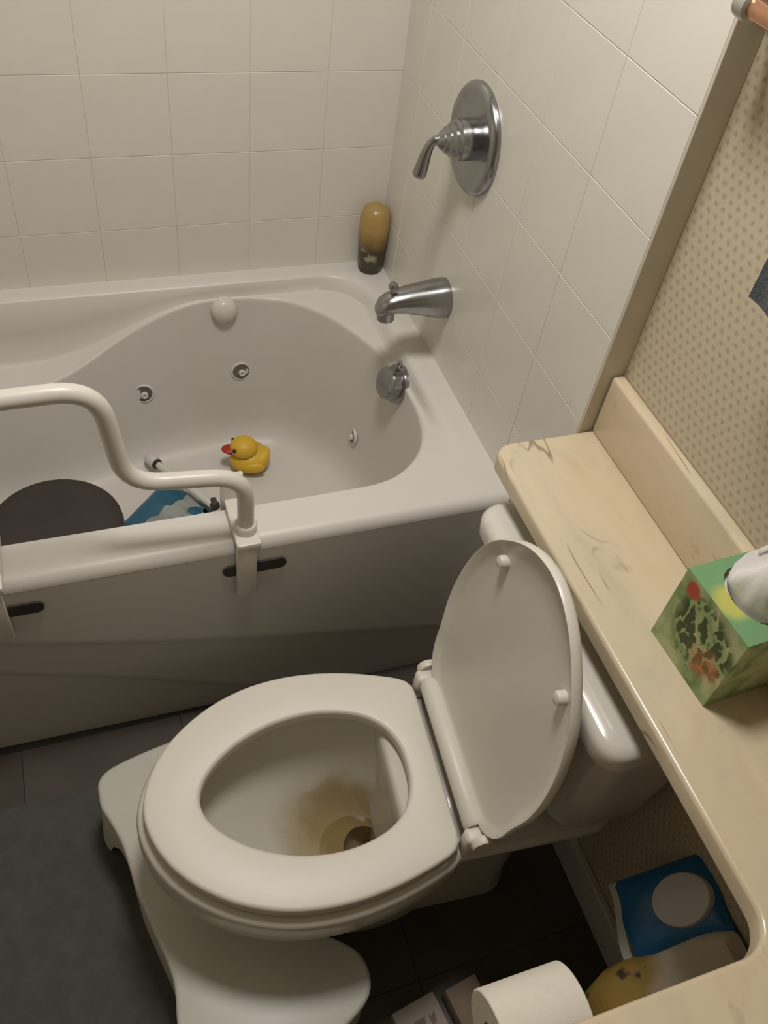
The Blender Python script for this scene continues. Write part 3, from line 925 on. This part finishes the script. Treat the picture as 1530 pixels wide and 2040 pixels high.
# flat frame: +z is the outer face, underside shows to the room
R_ = [scaled(lo_c, 0.25, 0.25, 0.006), scaled(lo_c, 0.7, 0.7, 0.0055), lg(-0.022, 0.004), lg(-0.012, 0.001), lg(-0.006, -0.004), lg(-0.002, -0.005), lg(0.0, -0.002), lg(0.0, 0.005), lg(-0.003, 0.0105), lg(-0.012, 0.014), scaled(lo_c, 0.7, 0.7, 0.018), scaled(lo_c, 0.25, 0.25, 0.02)]
rings(b, R_, True, True)
lid = obj('lid', stand(b), 'lid', toilet, angle=60)
for s in (-1, 1):
    b = bmesh.new(); lathe(b, [(0.0095, 0.006), (0.0095, -0.004), (0.008, -0.008), (0.003, -0.0095)], 18, org=(-0.335, s * 0.104, 0))
    obj('bumper', stand(b), 'seat', lid)

# tank, squared to the wall
TR = Matrix.Rotation(-TYAW * 0.85, 4, 'Z')
def tank_rings(spec):
    R = []
    for z, x0, x1, hy, r in spec:
        o = rrect((x1 - x0) / 2, hy, r, 7)
        R.append([TR @ Vector((p.x + (x0 + x1) / 2, p.y, z)) for p in o])
    return R
ty = 0.018
b = bmesh.new()
rings(b, tank_rings([(0.384, 0.150, 0.288, 0.150, 0.05), (0.396, 0.138, 0.297, 0.172, 0.05), (0.43, 0.128, 0.300, 0.183, 0.05), (0.55, 0.118, 0.300, 0.192, 0.045), (0.688, 0.112, 0.300, 0.197, 0.04)]), True, True)
for v in b.verts: v.co.y += ty
obj('tank', b, 'china', toilet, angle=50)
b = bmesh.new()
rings(b, tank_rings([(0.684, 0.104, 0.304, 0.202, 0.03), (0.690, 0.097, 0.306, 0.209, 0.034), (0.715, 0.095, 0.306, 0.211, 0.035), (0.724, 0.099, 0.305, 0.207, 0.034), (0.729, 0.108, 0.300, 0.198, 0.03), (0.731, 0.13, 0.29, 0.17, 0.02)]), True, True)
for v in b.verts: v.co.y += ty
obj('tank_lid', b, 'china', toilet, angle=40)
b = bmesh.new(); lathe(b, [(0.011, 0.004), (0.013, -0.004), (0.011, -0.010), (0.004, -0.012)], 18, org=(0.113, 0.15, 0.645), axis='X')
lv = obj('flush_button', b, 'chrome', toilet)
b = bmesh.new(); tube(b, [(0.104, 0.15, 0.645), (0.098, 0.12, 0.640), (0.098, 0.085, 0.634)], [0.006, 0.006, 0.007], 12)
obj('flush_lever', b, 'chrome', lv)

# ------------------------------------------------------------------ toilet step stool
stool = thing('toilet_step_stool', 'curved white plastic step stool around the toilet base', 'step stool', (-0.62, -0.38, 0.0095))
outl = [(-0.779, -0.195), (-0.776, -0.170), (-0.755, -0.152), (-0.705, -0.138), (-0.640, -0.126), (-0.560, -0.108), (-0.470, -0.094), (-0.425, -0.112), (-0.425, -0.155), (-0.47, -0.195), (-0.545, -0.225),
        (-0.585, -0.285), (-0.595, -0.36), (-0.575, -0.43), (-0.52, -0.485), (-0.455, -0.530), (-0.424, -0.568), (-0.430, -0.618), (-0.49, -0.655), (-0.57, -0.675), (-0.65, -0.678), (-0.70, -0.648), (-0.712, -0.585), (-0.708, -0.512),
        (-0.726, -0.432), (-0.741, -0.37), (-0.747, -0.325), (-0.754, -0.285), (-0.768, -0.243), (-0.777, -0.22)]
oc_ = [Vector((p.x + 0.62, p.y + 0.38, 0)) for p in catmull([(x, y, 0) for x, y in outl], 6, True)]
b = prism([(p.x, p.y) for p in oc_], 0.152, 0.173, 0.007, 3)
obj('tread', b, 'step_plastic', stool, angle=50)
# skirt with an arch cut near the far lobe, flared slightly to the floor
b = bmesh.new(); n = len(oc_)
ctr = Vector((0.0, 0.0, 0))
def sk(p, z):
    fl = 0.020 * (1 - z / 0.165) if p.y > 0.13 and p.x < -0.05 else 0.004 * (1 - z / 0.165)
    d = (p - ctr); d.z = 0
    q = p + d.normalized() * (fl - 0.004)
    return Vector((q.x, q.y, z))
def arch(p):
    y = p.y; best = 0.0
    if p.x < -0.05:
        y0, w, h = 0.105, 0.038, 0.085
        k = 1 - ((y - y0) / w) ** 2
        if k > 0: best = h * math.sqrt(k)
    return max(best, 0.0)
nz = 8
gr = []
for p in oc_:
    lo_z = arch(p)
    gr.append([b.verts.new(sk(p, lo_z + (0.157 - lo_z) * k / nz)) for k in range(nz + 1)])
gi = []
for p in oc_:
    lo_z = arch(p); q = p - (p - ctr).normalized() * 0.004
    gi.append([b.verts.new(sk(q, lo_z)), b.verts.new(sk(q, 0.157))])
for i in range(n):
    j = (i + 1) % n
    for k in range(nz): b.faces.new((gr[i][k], gr[j][k], gr[j][k + 1], gr[i][k + 1]))
    b.faces.new((gi[i][0], gi[i][1], gi[j][1], gi[j][0]))
    b.faces.new((gr[i][0], gi[i][0], gi[j][0], gr[j][0]))
obj('skirt', b, 'step_plastic', stool, angle=50)

# ------------------------------------------------------------------ bath rug
o = rrect(0.42, 0.36, 0.05, 8)
b = prism([(p.x, p.y) for p in o], 0.0, 0.010, 0.004, 3)
rug = obj('bath_rug', b, 'rug', None, loc=(-1.08, -0.455, 0.0))
tag(rug, 'thin grey bath rug on the floor in front of the tub', 'rug')

# ------------------------------------------------------------------ countertop with backsplash, vanity below
CH = 0.796; CT = 0.026
ct = thing('countertop', 'cream cultured marble countertop running over the toilet tank', 'countertop', (0, 0, 0))
def arc(cx, cy, r, a0, a1, n=8):
    return [(cx + r * math.cos(a0 + (a1 - a0) * k / n), cy + r * math.sin(a0 + (a1 - a0) * k / n)) for k in range(n + 1)]
cl = [(WX - 0.001, TE - 0.006)] + arc(-0.147 + 0.03, TE - 0.006 - 0.03, 0.03, PI / 2, PI) + arc(-0.147 - 0.038, -0.81 + 0.038, 0.038, 0, -PI / 2) + arc(-0.56 + 0.02, -0.81 - 0.02, 0.02, PI / 2, PI) + [(-0.56, -1.62), (WX - 0.001, -1.62)]
obj('slab', prism(cl, CH - CT, CH, 0.006, 3), 'marble', ct, angle=50)
b = bx((WX - 0.0215, -1.62, CH - 0.001), (WX - 0.001, TE - 0.006, CH + 0.104), 0.005, 3)
obj('backsplash', b, 'marble', ct)
van = thing('vanity_cabinet', 'wooden vanity cabinet under the wide end of the countertop', 'cabinet', (-0.25, -1.22, 0))
obj('body', bx((-0.27, -0.39, 0.09), (0.288, 0.390, CH - CT - 0.80 + 0.80), 0.003), 'cabinet', van)
obj('plinth', bx((-0.21, -0.38, 0.0), (0.285, 0.38, 0.092)), 'baseboard', van, smooth=False)
for s in (-1, 1):
    d = obj('door', bx((-0.289, s * 0.195 - 0.185, 0.13), (-0.269, s * 0.195 + 0.185, 0.74), 0.004), 'cabinet', van)
    b = bmesh.new(); lathe(b, [(0.006, 0.0), (0.006, -0.012), (0.013, -0.016), (0.013, -0.022), (0.004, -0.026)], 16, org=(-0.288, s * 0.04, 0.60), axis='X')
    obj('knob', b, 'chrome', d)

# ------------------------------------------------------------------ tissue box
tb = thing('tissue_box', 'green floral cube tissue box on the countertop', 'tissue box', (-0.030, -0.506, CH), (0, 0, math.radians(3)))
# carton with an oval slot in the top
b = bmesh.new()
H = 0.125; hx = 0.0475; hy = 0.055
sq = []
n = 48
for i in range(n):
    th = 2 * PI * (i + 0.5) / n; c, s = math.cos(th), math.sin(th); k = min(hx / abs(c) if abs(c) > 1e-6 else 9, hy / abs(s) if abs(s) > 1e-6 else 9)
    sq.append((c * k, s * k))
# snap the nearest samples to the corners
for cx in (-hx, hx):
    for cy in (-hy, hy):
        i = min(range(n), key=lambda q: (sq[q][0] - cx) ** 2 + (sq[q][1] - cy) ** 2); sq[i] = (cx, cy)
ov = [(0.002 + 0.028 * math.cos(2 * PI * (i + 0.5) / n), 0.041 * math.sin(2 * PI * (i + 0.5) / n)) for i in range(n)]
rings(b, [[(x, y, 0.0) for x, y in sq], [(x, y, H) for x, y in sq], [(x, y, H) for x, y in ov], [(x, y, H - 0.012) for x, y in ov]], True, False)
bmesh.ops.recalc_face_normals(b, faces=b.faces)
obj('carton', b, 'floral', tb, smooth=False)
b = bmesh.new(); v0 = [b.verts.new((0.002 + 0.031 * math.cos(2 * PI * i / n), 0.044 * math.sin(2 * PI * i / n), H - 0.011)) for i in range(n)]
b.faces.new(v0)
obj('film', b, 'tissue', tb, smooth=False)
# tissue sheet pulled up through the slot
b = bmesh.new(); nu, nv = 40, 22; g = []
for i in range(nu + 1):
    row = []
    u = i / nu * 2 * PI
    for j in range(nv + 1):
        t = j / nv
        r0x, r0y = 0.022, 0.033
        fx_ = 1 + 0.55 * t - 0.35 * t * t
        wob = 0.011 * t * math.sin(3 * u + 4.0 * t) + 0.006 * t * math.sin(7 * u + 2.0) + 0.004 * math.sin(11 * u + 9 * t) * t
        x = 0.004 + (r0x * fx_ + wob) * math.cos(u) * (1 - 0.55 * t ** 3) + 0.022 * t * t
        y = (r0y * fx_ + wob) * math.sin(u) * (1 - 0.45 * t ** 3) - 0.010 * t * t
        z = H - 0.008 + 0.075 * t * (1 + 0.32 * math.sin(2 * u + 0.6)) - 0.012 * math.sin(PI * t) * math.cos(3 * u)
        row.append(b.verts.new((x, y, z)))
    g.append(row)
for i in range(nu):
    for j in range(nv): b.faces.new((g[i][j], g[i + 1][j], g[i + 1][j + 1], g[i][j + 1]))
bmesh.ops.remove_doubles(b, verts=b.verts, dist=1e-5)
obj('tissue', b, 'tissue', tb, angle=80)

# ------------------------------------------------------------------ towel bar and towel
bar = thing('towel_bar', 'copper towel bar with grey brackets on the wallpapered wall', 'towel bar', (WX, -0.440, 1.390))
BX = -0.055
b = bmesh.new(); tube(b, [(BX, 0.318, 0), (BX, -0.36, 0)], 0.0100, 18)
obj('bar', b, 'copper', bar)
for y in (0.312, -0.352):
    b = bmesh.new(); lathe(b, [(0.028, -0.001), (0.027, -0.008), (0.015, -0.014), (0.012, -0.03), (0.013, -0.042)], 22, org=(0, y, 0), axis='X')
    br = obj('bracket', b, 'chrome', bar)
    b = bmesh.new(); lathe(b, [(0.010, 0.010), (0.0145, 0.008), (0.0150, 0.0), (0.0145, -0.008), (0.011, -0.010)], 22, org=(BX, y, 0), axis='Y')
    obj('bracket_end', b, 'stool_leg', br)
tw = bmesh.new(); g = []
prof = fillet([(-0.0695 + 0.03, -0.20), (-0.0695 + 0.03, 0.003)], 0.001)
loop = [(-0.0155, -0.213)] + [(-0.0155, -0.213 + 0.203 * k / 8) for k in range(1, 9)] + [(0.0155 * math.cos(PI - PI * k / 8), 0.0 + 0.0155 * math.sin(PI * k / 8)) for k in range(9)] + [(0.0155, -0.16 * k / 8) for k in range(1, 9)]
ny = 40
for j in range(ny + 1):
    y = -0.308 - 0.28 * j / ny
    row = []
    for (px, pz) in loop:
        w = 0.0022 * math.sin(j * 0.7) * min(1, max(0, -pz) * 6)
        row.append(tw.verts.new((WX + BX + px * 1.0 + (w if px < 0 else 0.2 * w), y, 1.390 + pz)))
    g.append(row)
for j in range(ny):
    for k in range(len(loop) - 1): tw.faces.new((g[j][k], g[j + 1][k], g[j + 1][k + 1], g[j][k + 1]))
bmesh.ops.solidify(tw, geom=tw.faces[:], thickness=0.0045)
towel = obj('hand_towel', tw, 'towel', None, angle=70)
tag(towel, 'slate blue hand towel hanging over the copper bar', 'towel')

# ------------------------------------------------------------------ toilet roll on its holder
rh = thing('toilet_roll_holder', 'chrome toilet roll holder on the side of the vanity', 'roll holder', (-0.32, -0.83, 0.53))
for s in (-1, 1):
    b = bmesh.new(); tube(b, fillet([(s * 0.066, 0.0, 0), (s * 0.066, 0.058, 0), (s * 0.045, 0.058, 0)], 0.012), 0.006, 12)
    arm = obj('arm', b, 'chrome', rh)
    b = bmesh.new(); lathe(b, [(0.018, -0.0), (0.018, 0.006), (0.008, 0.010)], 20, org=(s * 0.066, 0, 0), axis='Y')
    obj('rosette', b, 'chrome', arm)
b = bmesh.new(); lathe(b, [(0.010, -0.062), (0.010, 0.062)], 18, org=(0, 0.058, 0), axis='X')
obj('roller', b, 'white_plastic', rh)
rl = thing('toilet_roll', 'full white toilet paper roll hanging beside the vanity', 'toilet paper', (-0.32, -0.772, 0.53))
b = bmesh.new(); lathe(b, [(0.021, -0.053), (0.054, -0.0535), (0.0555, -0.052), (0.0555, 0.052), (0.054, 0.0535), (0.021, 0.053), (0.021, -0.053)], 48, axis='X', cap0=False, cap1=False)
obj('paper', b, 'roll', rl, angle=40)
b = bmesh.new(); lathe(b, [(0.0205, -0.0535), (0.0205, 0.0535), (0.0195, 0.0535), (0.0195, -0.0535), (0.0205, -0.0535)], 32, axis='X', cap0=False, cap1=False)
obj('core', b, 'core', rl, angle=40)

# ------------------------------------------------------------------ things on the floor by the vanity
pk = tag(obj('paper_packet', prism([(p.x, p.y) for p in rrect(0.040, 0.05, 0.003, 2)], 0.0, 0.03, 0.002, 2), 'packet', None, loc=(-0.332, -0.672, 0.0), rot=(0, 0, math.radians(9))), 'pale printed packet on the dark floor below the toilet roll', 'packet')
cr = tag(obj('carton_box', prism([(p.x, p.y) for p in rrect(0.03, 0.055, 0.002, 2)], 0.0, 0.045, 0.002, 2), 'carton', None, loc=(-0.246, -0.674, 0.0), rot=(0, 0, math.radians(9))), 'small plain brown carton next to the printed packet', 'carton')

# soft yellow and white pack wedged between wall and vanity
b = bmesh.new(); R_ = []
def pack_ring(z, x0, x1, y0, y1, r):
    o = rrect((x1 - x0) / 2, (y1 - y0) / 2, r, 6); out = []
    for p in o:
        q = Vector((p.x + (x0 + x1) / 2, p.y + (y0 + y1) / 2, z))
        nv_ = noise.noise_vector(q * 22) * 0.004
        out.append(q + Vector((nv_.x, nv_.y, 0)))
    return out
for z, x0, x1, y0, y1, r in ((0.0, -0.13, 0.018, -0.078, 0.012, 0.02), (0.02, -0.135, 0.02, -0.08, 0.016, 0.02), (0.12, -0.135, 0.022, -0.08, 0.016, 0.02), (0.22, -0.13, 0.03, -0.08, 0.03, 0.025), (0.27, -0.12, 0.032, -0.08, 0.035, 0.025), (0.30, -0.09, 0.032, -0.078, 0.035, 0.025), (0.34, -0.05, 0.032, -0.076, 0.03, 0.022), (0.40, -0.012, 0.032, -0.07, 0.02, 0.018), (0.44, 0.008, 0.032, -0.06, 0.005, 0.011)):
    R_.append(pack_ring(z, x0, x1, y0, y1, r))
rings(b, R_, True, True)
tag(obj('paper_pack', b, 'bag', None, loc=(0.0, -0.742, 0.0), angle=60), 'crumpled yellow and off-white soft pack between wall and vanity', 'packet')

# wipes pack leaning against the wall
wp = thing('wipes_pack', 'bright blue wipes pack with white oval lid under the countertop', 'wipes', (-0.007, -0.675, 0.376))
A = Vector((0.076, -0.02, 0.10)).normalized(); Bv = Vector((0.015, 0.099, 0.0)); Bv = (Bv - A * A.dot(Bv)).normalized(); Nn = A.cross(Bv)
if Nn.x > 0: Nn = -Nn
wp.matrix_world = Matrix(((A.x, Bv.x, Nn.x, wp.location.x), (A.y, Bv.y, Nn.y, wp.location.y), (A.z, Bv.z, Nn.z, wp.location.z), (0, 0, 0, 1)))
def pillow(hx, hy, t, bm, n=20, m_=14, sgn=1, wob=0.003):
    top = []; bot = []
    for i in range(n + 1):
        ra, rb = [], []
        for j in range(m_ + 1):
            u = -1 + 2 * i / n; v = -1 + 2 * j / m_
            h = t * (max(0, 1 - u ** 4) ** 0.5) * (max(0, 1 - v ** 4) ** 0.6)
            wx = wob * math.sin(v * 5 + u) * (abs(u) ** 4)
            p = Vector((hx * u + wx, hy * v, 0))
            nz_ = noise.noise(p * 30) * 0.004 * (1 - max(abs(u), abs(v)))
            ra.append(bm.verts.new((p.x, p.y, h + nz_))); rb.append(bm.verts.new((p.x, p.y, -h + nz_ - 0.0006)))
        top.append(ra); bot.append(rb)
    for i in range(n):
        for j in range(m_):
            bm.faces.new((top[i][j], top[i + 1][j], top[i + 1][j + 1], top[i][j + 1]))
            bm.faces.new((bot[i][j], bot[i][j + 1], bot[i + 1][j + 1], bot[i + 1][j]))
    bmesh.ops.remove_doubles(bm, verts=bm.verts, dist=0.0008)
b = bmesh.new(); pillow(0.082, 0.056, 0.016, b)
obj('pouch', b, 'film_blue', wp, angle=70)
b = bx((-0.094, -0.055, -0.0016), (-0.079, 0.055, 0.0016), 0.0005, 1)
bmesh.ops.subdivide_edges(b, edges=[e for e in b.edges if abs(e.verts[0].co.y - e.verts[1].co.y) > 0.05], cuts=12)
for v in b.verts: v.co.x += 0.005 * math.sin(v.co.y * 45)
obj('seal_edge', b, 'film_white', wp)
b = bmesh.new(); lathe(b, [(1.0, 0.012), (1.0, 0.022), (0.96, 0.026), (0.85, 0.0275), (0.1, 0.028)], 40)
for v in b.verts: v.co.x = v.co.x * 0.047 + 0.028; v.co.y = v.co.y * 0.036; v.co.z -= 0.004
obj('flip_lid', b, 'wipe_lid', wp, angle=40)

# ------------------------------------------------------------------ things in and on the tub
bt = thing('shampoo_bottle', 'amber brown bottle standing in the tub corner', 'bottle', (-0.034, 0.733, HT - 0.001))
b = bmesh.new(); lathe(b, [(0.0265, 0.012), (0.028, 0.016), (0.030, 0.05), (0.0325, 0.09), (0.0335, 0.115), (0.032, 0.135), (0.026, 0.150), (0.015, 0.158), (0.004, 0.160)], 36)
obj('body', b, 'amber', bt, angle=60)
b = bmesh.new(); lathe(b, [(0.0235, 0.0), (0.0255, 0.002), (0.0265, 0.013), (0.025, 0.015)], 36)
obj('base_cap', b, 'bottle_base', bt, angle=40)

dk = thing('rubber_duck', 'yellow rubber duck with red beak in the tub', 'toy', (-0.345, 0.572, 0.117), (0, 0, math.radians(172)))
dk.scale = (1.22, 1.22, 1.0)
b = bmesh.new(); ellipsoid(b, (0, 0, 0.030), (0.040, 0.034, 0.031), 28, 18)
for v in b.verts:
    if v.co.z < 0.004: v.co.z = 0.004
    if v.co.x < -0.02: v.co.z += (abs(v.co.x) - 0.02) * 0.8 * (1 if v.co.z > 0.02 else 0)
bd = obj('body', b, 'duck', dk, angle=80)
b = bmesh.new(); ellipsoid(b, (0.012, 0, 0.068), (0.027, 0.026, 0.025), 24, 16)
hd = obj('head', b, 'duck', dk, angle=80)
b = bmesh.new(); ellipsoid(b, (0.040, 0, 0.064), (0.015, 0.013, 0.0055), 16, 10); ellipsoid(b, (0.038, 0, 0.058), (0.012, 0.010, 0.004), 16, 10)
obj('beak', b, 'beak', hd)
for s in (-1, 1):
    b = bmesh.new(); ellipsoid(b, (0.030, s * 0.016, 0.075), (0.005, 0.004, 0.0055), 12, 8)
    obj('eye', b, 'eye', hd)
    b = bmesh.new(); ellipsoid(b, (-0.006, s * 0.031, 0.034), (0.021, 0.007, 0.014), 16, 10)
    obj('wing', b, 'duck', dk)

bs = thing('bath_stool', 'round dark brown stool standing inside the bathtub', 'stool', (-0.786, 0.322, 0.118))
b = bmesh.new(); lathe(b, [(0.05, 0.150), (0.120, 0.152), (0.1265, 0.157), (0.128, 0.166), (0.1265, 0.176), (0.121, 0.181), (0.09, 0.1825), (0.01, 0.183)], 56)
obj('seat', b, 'brown_seat', bs, angle=50)
for k in range(4):
    a = PI / 4 + k * PI / 2; c, s = math.cos(a), math.sin(a)
    b = bmesh.new(); tube(b, [(0.07 * c, 0.07 * s, 0.155), (0.085 * c, 0.085 * s, 0.004)], 0.011, 14)
    lg_ = obj('leg', b, 'stool_leg', bs)
    b = bmesh.new(); lathe(b, [(0.013, 0.0), (0.014, 0.004), (0.0135, 0.018), (0.011, 0.02)], 14, org=(0.0852 * c, 0.0852 * s, 0.0))
    obj('rubber_foot', b, 'rubber', lg_)

w2 = thing('wipes_packet', 'teal blue opened wipes packet lying in the tub', 'wipes', (-0.558, 0.446, 0.130), (0, 0, math.radians(45)))
b = bmesh.new(); pillow(0.078, 0.072, 0.011, b, wob=0.004)
obj('pouch', b, 'film_teal', w2, angle=70)
# crumpled wipe
b = bmesh.new(); g = []; n = 26
for i in range(n + 1):
    row = []
    for j in range(n + 1):
        u, v = -1 + 2 * i / n, -1 + 2 * j / n
        r = math.hypot(u, v)
        k = 0.062 * (1 - 0.15 * noise.noise(Vector((u * 2, v * 2, 3))))
        x, y = u * k * 1.05, v * k * 0.8
        z = 0.014 + 0.016 * noise.noise(Vector((u * 1.6, v * 1.6, 0.4))) + 0.008 * noise.noise(Vector((u * 4, v * 4, 1.4))) - 0.006 * r
        row.append(b.verts.new((x, y, max(z, 0.002))))
    g.append(row)
for i in range(n):
    for j in range(n): b.faces.new((g[i][j], g[i + 1][j], g[i + 1][j + 1], g[i][j + 1]))
bmesh.ops.solidify(b, geom=b.faces[:], thickness=0.0015)
tag(obj('crumpled_wipe', b, 'wet_wipe', None, loc=(-0.536, 0.415, 0.135), rot=(0, 0, math.radians(30)), angle=80), 'crumpled white wipe lying on the teal packet', 'wipe')

# white long-handled wand lying across the packet
P0, P1 = Vector((-0.573, 0.612, 0.152)), Vector((-0.450, 0.398, 0.172))
wd = thing('bath_wand', 'white long-handled bath wand lying over the teal packet', 'wand', P1)
ax = (P0 - P1); Lw = ax.length; q = ax.to_track_quat('Z', 'Y').to_matrix()
def along(prof, nseg=18):
    b = bmesh.new(); lathe(b, prof, nseg)
    for v in b.verts: v.co = q @ v.co
    return b
obj('handle', along([(0.004, 0.0), (0.0088, 0.003), (0.0088, Lw - 0.05), (0.0080, Lw - 0.030)]), 'white_plastic', wd)
obj('collar', along([(0.0085, Lw - 0.030), (0.0120, Lw - 0.028), (0.0125, Lw - 0.022), (0.0085, Lw - 0.020)]), 'rubber', wd)
obj('tip', along([(0.0125, Lw - 0.023), (0.0145, Lw - 0.016), (0.0140, Lw), (0.010, Lw + 0.009), (0.003, Lw + 0.013)]), 'white_plastic', wd)
b = bmesh.new()
s0 = Vector((-0.475, 0.452, 0.185)); s1 = Vector((-0.425, 0.425, 0.172))
st = obj('plastic_strip', bx((-0.034, -0.006, -0.002), (0.034, 0.006, 0.002), 0.001, 1), 'film_teal', None, loc=(-0.488, 0.482, 0.121), rot=(0, 0, math.radians(-45)))
tag(st, 'narrow dark teal plastic strip beside the white wand', 'strip')
